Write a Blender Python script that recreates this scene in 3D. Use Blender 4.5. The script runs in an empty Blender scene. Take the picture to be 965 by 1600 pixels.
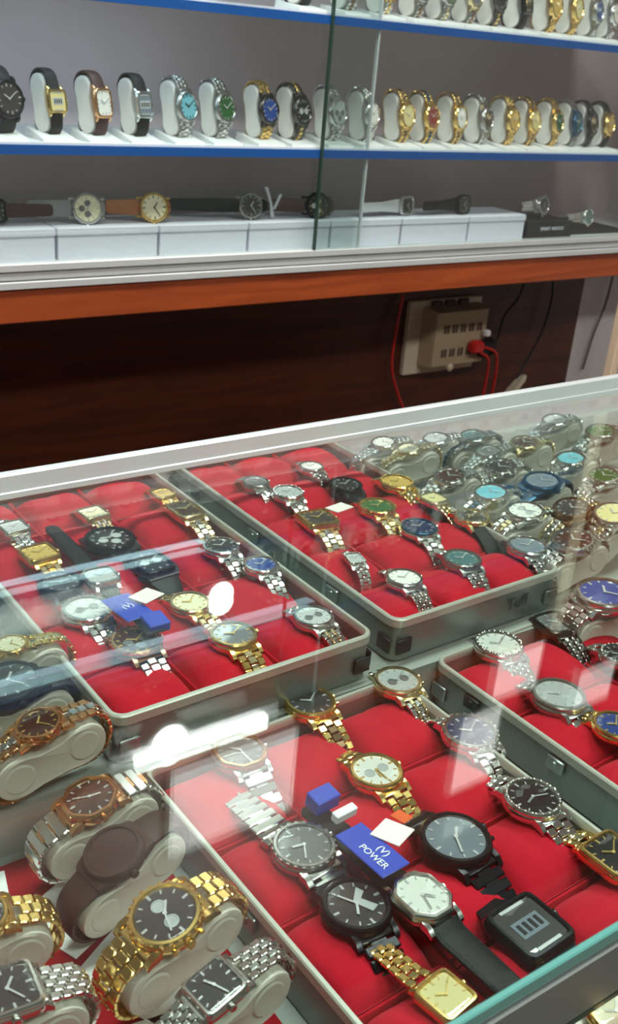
import bpy, math, random
from mathutils import Matrix, Vector
random.seed(7)
ZC = 1.40                      # height of the camera above the shop floor; heights below are given relative to it
sc = bpy.context.scene
col = sc.collection
R = math.radians

# ---------------------------------------------------------------- camera
cam_data = bpy.data.cameras.new('camera')
cam = bpy.data.objects.new('camera', cam_data)
col.objects.link(cam)
cam_data.sensor_fit = 'VERTICAL'
cam_data.sensor_height = 24.0
cam_data.lens = 24.0
cam_data.clip_start = 0.01
cam_data.dof.use_dof = True; cam_data.dof.focus_distance = 0.72; cam_data.dof.aperture_fstop = 11.0
right = Vector((0.8210, -0.5664, 0.0810)); down = Vector((-0.1776, -0.3883, -0.9046)); fwd = Vector((0.5433, 0.7281, -0.4185))
right.normalize(); fwd = (fwd - right * fwd.dot(right)).normalized(); up = right.cross(fwd)
cam.matrix_world = Matrix(((right.x, up.x, -fwd.x, 0), (right.y, up.y, -fwd.y, 0), (right.z, up.z, -fwd.z, ZC), (0, 0, 0, 1)))
sc.camera = cam
sc.view_settings.view_transform = 'Standard'
sc.view_settings.look = 'None'
sc.view_settings.gamma = 1.0
sc.view_settings.use_curve_mapping = False
sc.view_settings.exposure = 0.0

# ---------------------------------------------------------------- world and lights
w = bpy.data.worlds.new('shop_world'); sc.world = w; w.use_nodes = True
w.node_tree.nodes['Background'].inputs[0].default_value = (0.80, 0.84, 0.9, 1)
w.node_tree.nodes['Background'].inputs[1].default_value = 0.5
def area(name, loc, rot, sx, sy, power, color=(1, 1, 1)):
    l = bpy.data.lights.new(name, 'AREA'); l.shape = 'RECTANGLE'; l.size = sx; l.size_y = sy; l.energy = power; l.color = color
    o = bpy.data.objects.new(name, l); col.objects.link(o)
    o.location = (loc[0], loc[1], loc[2] + ZC); o.rotation_euler = rot
    return o
CEIL = 1.35
LAMPS = [(0.15, 0.72, 0.7, 0.25), (1.25, 0.72, 0.7, 0.25), (0.15, -0.7, 0.7, 0.25), (1.25, -0.7, 0.7, 0.25)]
for i, (x, y, sx, sy) in enumerate(LAMPS):
    area('ceiling_lamp_light', (x, y, CEIL - 0.045), (0, 0, 0), sx, sy, 22.5 if y > 0 else 15.0, (1.0, 0.985, 0.96))

for z, xc, ln in ((0.018, 0.28, 1.0), (0.193, 0.42, 1.2)):        # added fill lights under two shelves, also giving the blue reflected streaks
    area('shelf_fill_light', (xc, 1.335, z), (R(10), 0, 0), ln, 0.028, 0.5, (0.62, 0.84, 1.0))
# ---------------------------------------------------------------- materials
def node_mat(name):
    m = bpy.data.materials.new(name); m.use_nodes = True
    return m, m.node_tree.nodes, m.node_tree.links, m.node_tree.nodes['Principled BSDF']
def lin(c):
    return tuple(((x / 255.0) / 12.92 if x / 255.0 <= 0.04045 else ((x / 255.0 + 0.055) / 1.055) ** 2.4) for x in c)
MATS = {}
def mat(name, rgb, rough=0.5, metal=0.0, coat=0.0, spec=0.5, bump=0.0, bscale=300.0, var=0.0, vscale=60.0, emit=0.0):
    if name in MATS: return MATS[name]
    m, N, L, P = node_mat(name)
    c = lin(rgb) + (1,)
    P.inputs['Base Color'].default_value = c
    P.inputs['Roughness'].default_value = rough
    P.inputs['Metallic'].default_value = metal
    P.inputs['Coat Weight'].default_value = coat
    P.inputs['Coat Roughness'].default_value = 0.05
    P.inputs['Specular IOR Level'].default_value = spec
    tc = N.new('ShaderNodeTexCoord')
    if bump > 0:
        n = N.new('ShaderNodeTexNoise'); n.inputs['Scale'].default_value = bscale; n.inputs['Detail'].default_value = 3
        L.new(tc.outputs['Object'], n.inputs['Vector'])
        b = N.new('ShaderNodeBump'); b.inputs['Strength'].default_value = bump; b.inputs['Distance'].default_value = 0.0006
        L.new(n.outputs['Fac'], b.inputs['Height']); L.new(b.outputs['Normal'], P.inputs['Normal'])
    if var > 0:
        n = N.new('ShaderNodeTexNoise'); n.inputs['Scale'].default_value = vscale; n.inputs['Detail'].default_value = 4
        L.new(tc.outputs['Object'], n.inputs['Vector'])
        r = N.new('ShaderNodeValToRGB')
        r.color_ramp.elements[0].color = tuple(x * (1 - var) for x in c[:3]) + (1,)
        r.color_ramp.elements[1].color = tuple(min(1, x * (1 + var)) for x in c[:3]) + (1,)
        r.color_ramp.elements[0].position = 0.3; r.color_ramp.elements[1].position = 0.7
        L.new(n.outputs['Fac'], r.inputs['Fac']); L.new(r.outputs['Color'], P.inputs['Base Color'])
    if emit > 0:
        P.inputs['Emission Color'].default_value = c; P.inputs['Emission Strength'].default_value = emit
    MATS[name] = m
    return m
def wood(name, a, b, rough, scale=2.2):
    m, N, L, P = node_mat(name)
    tc = N.new('ShaderNodeTexCoord'); mp = N.new('ShaderNodeMapping'); mp.inputs['Scale'].default_value = (1.2, 6.0, 14.0)
    n = N.new('ShaderNodeTexNoise'); n.inputs['Scale'].default_value = scale; n.inputs['Detail'].default_value = 8; n.inputs['Distortion'].default_value = 1.6
    r = N.new('ShaderNodeValToRGB'); r.color_ramp.elements[0].position = 0.32; r.color_ramp.elements[1].position = 0.68
    r.color_ramp.elements[0].color = lin(a) + (1,); r.color_ramp.elements[1].color = lin(b) + (1,)
    L.new(tc.outputs['Object'], mp.inputs['Vector']); L.new(mp.outputs['Vector'], n.inputs['Vector'])
    L.new(n.outputs['Fac'], r.inputs['Fac']); L.new(r.outputs['Color'], P.inputs['Base Color'])
    P.inputs['Roughness'].default_value = rough
    MATS[name] = m
    return m
def glass(name, tint, strength=1.0):
    m = bpy.data.materials.new(name); m.use_nodes = True; N = m.node_tree.nodes; L = m.node_tree.links
    N.remove(N['Principled BSDF']); out = N['Material Output']
    g = N.new('ShaderNodeBsdfGlossy'); g.inputs['Roughness'].default_value = 0.015; g.inputs['Color'].default_value = (0.95, 1, 0.98, 1)
    t = N.new('ShaderNodeBsdfTransparent'); t.inputs['Color'].default_value = tint + (1,)
    geo = N.new('ShaderNodeNewGeometry')
    ior = N.new('ShaderNodeMix'); ior.data_type = 'FLOAT'
    ior.inputs[2].default_value = 1.52; ior.inputs[3].default_value = 1 / 1.52
    L.new(geo.outputs['Backfacing'], ior.inputs[0])
    f = N.new('ShaderNodeFresnel'); L.new(ior.outputs[0], f.inputs['IOR'])
    mul = N.new('ShaderNodeMath'); mul.operation = 'MULTIPLY'; mul.inputs[1].default_value = strength
    L.new(f.outputs[0], mul.inputs[0])
    mx = N.new('ShaderNodeMixShader'); L.new(mul.outputs[0], mx.inputs[0]); L.new(t.outputs[0], mx.inputs[1]); L.new(g.outputs[0], mx.inputs[2])
    L.new(mx.outputs[0], out.inputs['Surface'])
    MATS[name] = m
    return m
M = MATS
mat('silver', (222, 222, 218), 0.18, 1.0)
mat('steel', (182, 182, 178), 0.26, 1.0)
mat('gold', (240, 204, 128), 0.2, 1.0)
mat('pale_gold', (234, 216, 172), 0.22, 1.0)
mat('rose_gold', (222, 170, 125), 0.22, 1.0)
mat('bronze', (150, 118, 90), 0.25, 1.0)
mat('gunmetal', (96, 94, 90), 0.28, 1.0)
mat('black_steel', (38, 38, 42), 0.24, 0.7, spec=0.7)
mat('black_rubber', (22, 21, 23), 0.5, spec=0.35)
mat('brown_rubber', (60, 38, 30), 0.55, spec=0.25)
mat('black_leather', (20, 19, 20), 0.55, spec=0.35, bump=0.6, bscale=900)
mat('brown_leather', (72, 42, 32), 0.5, bump=0.6, bscale=900)
mat('tan_leather', (160, 98, 55), 0.5, bump=0.6, bscale=900)
mat('maroon_leather', (66, 30, 26), 0.5, bump=0.6, bscale=900)
mat('grey_fabric', (140, 140, 142), 0.7)
mat('white_rubber', (215, 218, 220), 0.5)
mat('blue_steel', (40, 80, 110), 0.28, 0.6)
DI = dict(white=(238, 236, 228), cream=(232, 224, 190), silver=(190, 192, 190), grey=(112, 112, 112), dark=(58, 54, 54), black=(22, 22, 24),
          blue=(38, 70, 140), navy=(38, 46, 84), sky=(120, 190, 205), green=(40, 92, 42), teal=(70, 110, 112), brown=(66, 38, 32), red=(140, 50, 34),
          champagne=(228, 212, 150), gold=(206, 170, 90), smoke=(120, 130, 140))
for k, v in DI.items():
    mat('dial_' + k, v, 0.3, 0.0, coat=0.6)
mat('hand_silver', (235, 235, 235), 0.25, 0.6)
mat('hand_gold', (235, 205, 130), 0.25, 0.6)
mat('hand_black', (25, 25, 25), 0.4)
mat('stand_dimmed', (204, 198, 186), 0.42)  # counter stands, the dimmer counter light put into the plastic's colour
mat('stand_white', (234, 232, 226), 0.42)
mat('clear_plastic', (205, 208, 210), 0.2)
mat('card_white', (240, 240, 238), 0.5)
mat('velvet', (184, 24, 42), 0.95, spec=0.12, bump=0.5, bscale=1500, var=0.08, vscale=40)
M['velvet'].node_tree.nodes['Principled BSDF'].inputs['Sheen Weight'].default_value = 0.25
M['velvet'].node_tree.nodes['Principled BSDF'].inputs['Sheen Tint'].default_value = (1, 0.25, 0.3, 1)
mat('red_cloth', (150, 24, 34), 0.9, spec=0.1, bump=0.3)
mat('aluminium', (206, 210, 208), 0.45, 0.35, var=0.04, vscale=8)
mat('rim_white', (190, 188, 178), 0.35, 0.35)
mat('case_side', (128, 138, 134), 0.38, 0.55)
mat('case_corner', (150, 158, 156), 0.3, 0.8)
mat('dark_hardware', (40, 46, 48), 0.4, 0.4)
mat('rail', (218, 226, 226), 0.42, 0.55)
mat('white_laminate', (228, 230, 232), 0.4)
mat('deck_grey', (150, 154, 148), 0.5)
mat('blue_tape', (14, 74, 140), 0.4)
mat('panel_mauve', (224, 205, 208), 0.35, var=0.12, vscale=3)
mat('white_wall', (214, 210, 208), 0.8, var=0.03, vscale=5)
mat('ceiling_white', (190, 188, 184), 0.9)
mat('floor_tile', (120, 110, 100), 0.5)
mat('box_white', (226, 226, 236), 0.6)
mat('box_black', (22, 22, 24), 0.5)
mat('tag_blue', (40, 66, 178), 0.4)
mat('tag_white', (245, 236, 226), 0.5)
mat('tag_orange', (222, 92, 40), 0.5)
mat('ink_white', (240, 240, 245), 0.5)
mat('ink_dark', (50, 56, 56), 0.5)
mat('socket_white', (210, 200, 176), 0.45)
mat('socket_cream', (176, 158, 128), 0.45)
mat('socket_dark', (86, 68, 54), 0.6)
mat('red_cable', (205, 40, 38), 0.4)
mat('black_cable', (26, 22, 22), 0.5)
mat('grey_cable', (120, 112, 108), 0.5)
mat('glass_edge', (88, 150, 142), 0.12, 0.0, coat=0.5)
mat('dark_edge', (40, 62, 50), 0.3)
mat('beige_post', (226, 200, 170), 0.5, emit=0.0)
mat('lamp_white', (255, 252, 244), 0.5, emit=6.0)
mat('tube_white', (255, 254, 250), 0.5, emit=14.0)
mat('glow_panel_white', (255, 246, 246), 0.5, emit=1.5)
mat('glow_disc_white', (255, 255, 252), 0.5, emit=16.0)
wood('wood_orange', (132, 54, 20), (166, 76, 32), 0.38)
wood('wood_shaded', (62, 27, 15), (92, 42, 22), 0.45)  # same wood as the fascia, with the shade under the case put in
glass('counter_glass', (0.915, 0.975, 0.95), 1.0)
glass('door_glass', (0.93, 0.965, 0.955), 1.0)
glass('crystal_glass', (0.985, 0.99, 0.99), 0.7)
# ---------------------------------------------------------------- mesh helpers
class MB:
    def __init__(s): s.v = []; s.f = []; s.m = []
    def add(s, vs, fs, mi=0, T=None):
        b = len(s.v)
        for p in vs:
            p = Vector(p)
            s.v.append(tuple(T @ p) if T is not None else tuple(p))
        for f in fs: s.f.append([b + i for i in f]); s.m.append(mi)
    def box(s, c, d, mi=0, T=None, ch=0.0):
        x, y, z = d[0] / 2, d[1] / 2, d[2] / 2
        if ch <= 0:
            vs = [(c[0] + a * x, c[1] + b * y, c[2] + e * z) for e in (-1, 1) for b in (-1, 1) for a in (-1, 1)]
            fs = [(0, 2, 3, 1), (4, 5, 7, 6), (0, 1, 5, 4), (2, 6, 7, 3), (0, 4, 6, 2), (1, 3, 7, 5)]
            s.add(vs, fs, mi, T); return
        pts = []
        for (a, b, e) in ((-1, -1, 0), (1, -1, 0), (1, 1, 0), (-1, 1, 0)): pts.append((a, b))
        rings = []
        for (z_, k) in ((-z, ch), (-z + ch, 0), (z - ch, 0), (z, ch)):
            xx, yy = x - k, y - k; q = ch * 0.8
            rings.append([(c[0] + px, c[1] + py, c[2] + z_) for (px, py) in ((-xx + q, -yy), (xx - q, -yy), (xx, -yy + q), (xx, yy - q), (xx - q, yy), (-xx + q, yy), (-xx, yy - q), (-xx, -yy + q))])
        s.rings(rings, mi, T)
    def rings(s, rings, mi=0, T=None, caps=(True, True), closed=True):
        n = len(rings[0]); vs = [p for r in rings for p in r]; fs = []
        for i in range(len(rings) - 1):
            for j in range(n if closed else n - 1):
                k = (j + 1) % n
                fs.append((i * n + j, i * n + k, (i + 1) * n + k, (i + 1) * n + j))
        if caps[0]: fs.append(tuple(range(n - 1, -1, -1)))
        if caps[1]: fs.append(tuple((len(rings) - 1) * n + j for j in range(n)))
        s.add(vs, fs, mi, T)
    def loft(s, out, layers, mi=0, T=None, caps=(True, True)):
        s.rings([[(x * k, y * k, z) for (x, y) in out] for (k, z) in layers], mi, T, caps)
    def tube(s, path, r, mi=0, n=10, T=None):
        P = [Vector(p) for p in path]; rings = []
        for i, p in enumerate(P):
            t = (P[min(i + 1, len(P) - 1)] - P[max(i - 1, 0)]).normalized()
            a = Vector((0, 0, 1)) if abs(t.z) < 0.9 else Vector((1, 0, 0))
            u = t.cross(a).normalized(); v = t.cross(u)
            rings.append([tuple(p + (u * math.cos(2 * math.pi * j / n) + v * math.sin(2 * math.pi * j / n)) * r) for j in range(n)])
        s.rings(rings, mi, T)
    def build(s, name, mats, parent=None, loc=None, angle=35, T=None):
        me = bpy.data.meshes.new(name); me.from_pydata(s.v, [], s.f)
        if isinstance(mats, str): mats = [mats]
        for k in mats: me.materials.append(M[k])
        me.polygons.foreach_set('material_index', s.m)
        me.polygons.foreach_set('use_smooth', [True] * len(s.f))
        me.update()
        import bmesh
        bm = bmesh.new(); bm.from_mesh(me); bmesh.ops.recalc_face_normals(bm, faces=bm.faces); bm.to_mesh(me); bm.free()
        me.set_sharp_from_angle(angle=R(angle))
        o = bpy.data.objects.new(name, me); col.objects.link(o)
        if parent is not None: o.parent = parent
        if T is not None: o.matrix_world = T
        elif loc: o.location = loc
        return o
def empty(name, T, label, cat, group=None):
    o = bpy.data.objects.new(name, None); col.objects.link(o); o.matrix_world = T; o.empty_display_size = 0.01
    o['label'] = label; o['category'] = cat
    if group: o['group'] = group
    return o
def tag(o, label, cat, group=None):
    o['label'] = label; o['category'] = cat
    if group: o['group'] = group
    return o
def struct(o): o['kind'] = 'structure'; return o
def loc(x, y, z): return Matrix.Translation((x, y, z + ZC))
def rot(deg, ax): return Matrix.Rotation(R(deg), 4, ax)
def simple_box(name, x0, x1, y0, y1, z0, z1, m, parent=None, ch=0.0):
    b = MB(); c = ((x0 + x1) / 2, (y0 + y1) / 2, (z0 + z1) / 2)
    b.box((0, 0, 0), (x1 - x0, y1 - y0, z1 - z0), 0, None, ch)
    o = b.build(name, m)
    if parent is not None:
        bpy.context.view_layer.update()
        o.parent = parent; o.matrix_parent_inverse = parent.matrix_world.inverted()
    o.location = (c[0], c[1], c[2] + ZC)
    return o
def adopt(o, parent):
    o.parent = parent; o.matrix_parent_inverse = parent.matrix_world.inverted(); return o
def add_text(name, body, size, m, parent, T, extrude=0.0002):
    cu = bpy.data.curves.new(name, 'FONT'); cu.body = body; cu.size = size; cu.extrude = extrude; cu.align_x = 'CENTER'; cu.align_y = 'CENTER'
    o = bpy.data.objects.new(name, cu); col.objects.link(o)
    bpy.context.view_layer.update()
    dg = bpy.context.evaluated_depsgraph_get()
    me = bpy.data.meshes.new_from_object(o.evaluated_get(dg))
    bpy.data.objects.remove(o)
    me.materials.clear(); me.materials.append(M[m])
    o = bpy.data.objects.new(name, me); col.objects.link(o); o.parent = parent; o.matrix_local = T
    return o
def outline(shape, n=48):
    pts = []
    for i in range(n):
        t = 2 * math.pi * (i + 0.5) / n; c, s_ = math.cos(t), math.sin(t)
        if shape == 'round': r = 1.0
        elif shape == 'oct':
            a = (t + math.pi / 8) % (math.pi / 4) - math.pi / 8; r = min(1.0, 0.955 / math.cos(a)) * 1.0
        else:
            e = {'square': 9, 'cushion': 4, 'tonneau': 5, 'rect': 10, 'cut': 3.2}[shape]
            ax, ay = {'square': (0.86, 0.86), 'cushion': (0.92, 0.92), 'tonneau': (0.8, 1.0), 'rect': (0.72, 0.92), 'cut': (0.86, 0.98)}[shape]
            r = ((abs(c) / ax) ** e + (abs(s_) / ay) ** e) ** (-1.0 / e)
            if shape == 'cut':
                r = min(0.82 / max(abs(c), 1e-6), 0.95 / max(abs(s_), 1e-6), 1.32 / (abs(c) + abs(s_)))
        pts.append((r * c, r * s_))
    return pts
# strap path on the +Y side: list of (y, z)
def strap_path(kind, y0, L, k=1.0):
    pts = [(y0, 0.0015)]
    if kind == 'stand':
        cy, cz, r = 0.0275 * k, -0.0215 * k, 0.0225 * k
        a0 = 62
        for i in range(14):
            a = R(a0 - i * (a0 + 92) / 13.0); p = (cy + r * math.cos(a), cz + r * math.sin(a))
            if p[0] > y0 + 0.002 or i > 4: pts.append(p)
        pts.append((0.012, cz - r * 0.9)); pts.append((0.0008, cz - r * 0.88))
        return pts
    y, z, s, ds = y0, 0.0015, 0.0, 0.002
    while s < L:
        if kind == 'pillow': th = -14 - 78 * min(1, max(0, s - 0.002) / 0.024)
        elif kind == 'slope': th = -18 - 40 * min(1, s / 0.04)
        elif kind == 'drop': th = -30 - 62 * min(1, s / 0.012)
        else: th = -20 if s < 0.006 else (0 if s < L * 0.5 else -4)
        y += ds * math.cos(R(th)); z += ds * math.sin(R(th)); s += ds; pts.append((y, z))
    return pts
def resample(p, step):
    out = []; acc = 0.0; nxt = step / 2
    for i in range(len(p) - 1):
        a, b = p[i], p[i + 1]; d = math.hypot(b[0] - a[0], b[1] - a[1])
        while d > 1e-9 and nxt <= acc + d:
            t = (nxt - acc) / d; out.append((a[0] + (b[0] - a[0]) * t, a[1] + (b[1] - a[1]) * t, math.atan2(b[1] - a[1], b[0] - a[0]))); nxt += step
        acc += d
    return out
def make_strap(kind, path, w, mats, root, side, style, detail):
    b = MB(); tot = 0.0
    if style in ('link', 'link5', 'wide'):
        step = 0.0062 if style != 'wide' else 0.0078
        S = resample(path, step); n = max(1, len(S) - 1)
        for i, (y, z, a) in enumerate(S):
            ww = w * (1.0 - 0.2 * min(1, i / 7.0))
            T = Matrix.Translation((0, y * side, z)) @ Matrix.Rotation(a * side, 4, 'X')
            t = 0.0027
            if style == 'wide':
                b.box((0, 0, 0), (ww, step * 0.88, t), 0, T, 0.0008)
                b.box((0, step * 0.5, -0.0002), (ww * 0.45, step * 0.5, t * 0.8), 1, T)
            elif style == 'link5':
                for q, (u, wd) in enumerate(((-0.39, 0.2), (-0.19, 0.16), (0, 0.18), (0.19, 0.16), (0.39, 0.2))):
                    b.box((ww * u, (step * 0.5 if q % 2 else 0), 0), (ww * wd, step * 0.9, t), q % 2, T, 0.0005)
            else:
                b.box((-ww * 0.34, 0, 0), (ww * 0.3, step * 0.92, t), 0, T, 0.0006)
                b.box((ww * 0.34, 0, 0), (ww * 0.3, step * 0.92, t), 0, T, 0.0006)
                b.box((0, step * 0.45, 0.0003), (ww * 0.34, step * 0.86, t), 1, T, 0.0006)
        return b.build('bracelet', mats, root)
    S = [(path[0][0] - 0.003, path[0][1] + 0.0005, math.atan2(path[1][1] - path[0][1], path[1][0] - path[0][0]))] + resample(path, 0.003)
    rings = []
    for i, (y, z, a) in enumerate(S):
        f = i / max(1, len(S) - 1)
        ww = (w * (1.02 - 0.2 * f)) if style == 'leather' else w * (1.25 - 0.42 * min(1, f * 2.2))
        t = 0.0016 if style == 'leather' else 0.0014
        if f > 0.97 and kind == 'flat': ww *= 0.7
        ny, nz = -math.sin(a), math.cos(a)
        prof = [(-0.5, -t), (-0.5, t * 0.2), (-0.44, t * 0.75), (0, t), (0.44, t * 0.75), (0.5, t * 0.2), (0.5, -t)]
        rings.append([(ww * u, (y + ny * v) * side, z + nz * v) for (u, v) in prof])
    b.rings(rings)
    if style == 'leather' and detail:
        for i, (y, z, a) in enumerate(S[1:-1]):
            f = (i + 1) / max(1, len(S) - 1); ww = w * (1.02 - 0.2 * f)
            T = Matrix.Translation((0, y * side, z)) @ Matrix.Rotation(a * side, 4, 'X')
            for q in (-0.41, 0.41): b.box((ww * q, 0, 0.0013), (0.0005, 0.0018, 0.0004), 0, T)
    return b.build('strap', mats, root)
def watch(T, shape, d, casem, dialm, style, sm, label, group, support='pillow', bez=None, hands='hand_silver', L=(0.04, 0.05), detail=1, feat='', k=1.0, tw=0.52, tm=10.15):
    root = empty('wrist_watch', T, label, 'watch', group)
    r = d / 2; h = d * 0.23; out = [(x * r, y * r) for (x, y) in outline(shape, 48 if detail > 0 else 28)]
    ymax = max(p[1] for p in out); xmax = max(p[0] for p in out)
    bez = bez or casem; w_ = d * tw
    b = MB()
    b.loft(out, [(0.84, 0), (0.97, 0.12 * h), (1.0, 0.3 * h), (1.0, 0.58 * h), (0.965, 0.72 * h)])
    if style in ('rubber',):
        for sg in (-1, 1):
            b.rings([[(x * w_ * q, sg * yy, zz) for x, zz in ((-0.5, z0), (-0.5, z1), (0.5, z1), (0.5, z0))] for (q, yy, z0, z1) in ((1.6, ymax * 0.55, 0.02 * h, 0.6 * h), (1.35, ymax * 0.98, 0.0, 0.5 * h), (1.2, ymax + 0.002, -0.05 * h, 0.36 * h))])
    else:
        wl = w_ * 0.5
        for sx in (-1, 1):
            for sg in (-1, 1):
                x0, x1 = wl * 0.98, wl * 1.3
                b.rings([[(sx * a, sg * yy, zz) for a, zz in ((x0, z0), (x1, z0), (x1, z1), (x0, z1))] for (yy, z0, z1) in ((ymax * 0.7, 0.05 * h, 0.62 * h), (ymax * 0.98, 0.02 * h, 0.52 * h), (ymax + 0.0035, -0.12 * h, 0.16 * h))])
        for sg in (-1, 1):      # end links
            if style != 'leather': b.box((0, sg * (ymax * 0.93), 0.22 * h), (w_ * 0.96, 0.006, 0.45 * h), 0, None, 0.0006)
    b.build('case', casem, root)
    b = MB(); b.rings([[(x * q, y * q, z) for x, y in out] for (q, z) in ((0.97, 0.68 * h), (0.965, 0.86 * h), (0.915, 0.99 * h), (0.83, 1.0 * h), (0.79, 0.84 * h))], caps=(False, False))
    if 'stones' in feat:
        for i in range(28):
            a = 2 * math.pi * i / 28; q = 0.87; x, y = out[int(i * len(out) / 28) % len(out)]
            b.box((x * q, y * q, h * 1.02), (d * 0.045, d * 0.045, h * 0.16), 0, None, d * 0.012)
    if 'teeth' in feat:
        for i in range(24):
            x, y = out[int(i * len(out) / 24) % len(out)]; an = math.atan2(y, x)
            b.box((0, 0, 0), (d * 0.03, d * 0.05, h * 0.26), 0, Matrix.Translation((x * 0.96, y * 0.96, h * 0.82)) @ Matrix.Rotation(an, 4, 'Z'))
    if 'screws' in feat:
        for i in range(8):
            x, y = out[int((i + 0.5) * len(out) / 8) % len(out)]
            b.box((x * 0.875, y * 0.875, h * 1.01), (d * 0.035, d * 0.035, h * 0.08), 0, None, d * 0.01)
    b.build('bezel', bez, root)
    b = MB(); b.loft(out, [(0.82, 0.7 * h), (0.82, 0.83 * h)]); b.build('dial', dialm, root)
    zt = 0.84 * h; rd = 0.8
    if 'digital' in feat:
        b = MB(); b.box((0, 0, zt), (r * 0.9, r * 0.5, h * 0.05)); b.build('display_window', 'dial_silver' if dialm != 'dial_dark' else 'dial_smoke', root)
        b = MB()
        for i in range(4): b.box(((i - 1.5) * r * 0.2, 0, zt + h * 0.05), (r * 0.1, r * 0.3, h * 0.03))
        b.build('digits', 'hand_black' if dialm != 'dial_dark' else 'dial_black', root)
        for q in (-1, 1):
            b = MB(); b.box((0, q * r * 0.62, zt + h * 0.02), (r * 0.8, r * 0.09, h * 0.05)); b.build('printed_bar', 'hand_silver', root)
    elif 'blank' not in feat:
        b = MB()
        for i in range(12):
            a = 2 * math.pi * i / 12; x, y = out[int(round(i * len(out) / 12)) % len(out)]
            q = 0.68; an = math.atan2(y, x); ln = 0.17 if i % 3 == 0 else 0.12
            b.box((0, 0, 0), (r * ln, r * (0.07 if i % 3 == 0 else 0.045), h * 0.05), 0, Matrix.Translation((x * q, y * q, zt + 0.02 * h)) @ Matrix.Rotation(an, 4, 'Z'))
        b.build('hour_markers', hands, root)
        if 'sub' in feat:
            b = MB(); spots = ((-0.34, 0), (0.34, 0), (0, -0.36)) if 'sub3' in feat else ((-0.3, 0), (0.3, 0))
            for (u, v) in spots:
                b.loft([(math.cos(t * math.pi / 10), math.sin(t * math.pi / 10)) for t in range(20)], [(r * 0.2, 0), (r * 0.2, h * 0.04), (r * 0.16, h * 0.05), (r * 0.155, h * 0.02)], 0, Matrix.Translation((u * r, v * r, zt)))
            b.build('subdials', 'dial_grey' if dialm not in ('dial_grey', 'dial_dark', 'dial_black', 'dial_white') else 'dial_silver', root)
        if 'arrow' in feat:
            b = MB(); b.rings([[(x * r, y * r, zt + 0.03 * h + z) for x, y in ((-0.05, 0.1), (0.3, 0.5), (0.42, 0.28), (0.2, 0.1), (0.5, -0.3), (0.25, -0.42), (0.05, -0.1))] for z in (0, 0.04 * h)]); b.build('dial_emblem', 'dial_silver', root)
        b = MB(); hh, mm = divmod(tm * 60, 60)
        for ang, ln, wd in ((90 - (hh % 12) * 30 - mm / 2, 0.42, 0.075), (90 - mm * 6, 0.62, 0.055)):
            b.box((r * ln * 0.42, 0, 0), (r * ln, r * wd, h * 0.04), 0, Matrix.Translation((0, 0, zt + 0.09 * h)) @ Matrix.Rotation(R(ang), 4, 'Z'))
        b.loft([(math.cos(t * math.pi / 6), math.sin(t * math.pi / 6)) for t in range(12)], [(r * 0.06, zt), (r * 0.06, zt + 0.13 * h)])
        b.build('hands', hands, root)
    b = MB(); b.loft([(math.cos(t * math.pi / 7), math.sin(t * math.pi / 7)) for t in range(14)], [(d * 0.062, 0), (d * 0.07, d * 0.012), (d * 0.07, d * 0.06), (d * 0.055, d * 0.072)], 0, Matrix.Translation((xmax * 0.985, 0, 0.42 * h)) @ rot(90, 'Y'))
    if 'pushers' in feat:
        for q in (-1, 1): b.loft([(math.cos(t * math.pi / 5), math.sin(t * math.pi / 5)) for t in range(10)], [(d * 0.035, -d * .04), (d * 0.035, d * 0.07)], 0, Matrix.Translation((xmax * 0.88, q * r * 0.42, 0.42 * h)) @ rot(90, 'Y'))
    b.build('crown', casem, root)
    if detail > 1:
        b = MB(); b.loft(out, [(0.8, 0.95 * h), (0.8, 0.985 * h), (0.7, 1.02 * h)]); b.build('crystal', 'crystal_glass', root)
    for side, Li in ((1, L[0]), (-1, L[1])):
        if Li <= 0: continue
        sp = support
        p = strap_path(sp, ymax * 0.97 + (0.003 if style != 'rubber' else 0), Li, k)
        make_strap(sp, p, w_, sm if isinstance(sm, list) else [sm, sm], root, side, style, detail)
    return root
def kidney(k):
    pts = []; n = 64; cy, r = 0.026 * k, 0.0185 * k
    for i in range(n):
        t = 2 * math.pi * i / n; c, s_ = math.cos(t), math.sin(t)
        # union of two lobes and a thinner waist, sampled from the middle
        best = 0.0
        for sg in (-1, 1):
            bq = sg * cy * c; disc = bq * bq - (cy * cy - r * r)
            if disc >= 0: best = max(best, bq + math.sqrt(disc))
        if abs(s_) > 1e-5:
            best = max(best, min((0.0125 * k if s_ > 0 else 0.0155 * k) / abs(s_), 0.024 * k / max(abs(c), 1e-6)))
        pts.append((best * c, best * s_))
    # smooth
    for _ in range(3): pts = [((pts[i - 1][0] + 2 * pts[i][0] + pts[(i + 1) % n][0]) / 4, (pts[i - 1][1] + 2 * pts[i][1] + pts[(i + 1) % n][1]) / 4) for i in range(n)]
    return pts
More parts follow.
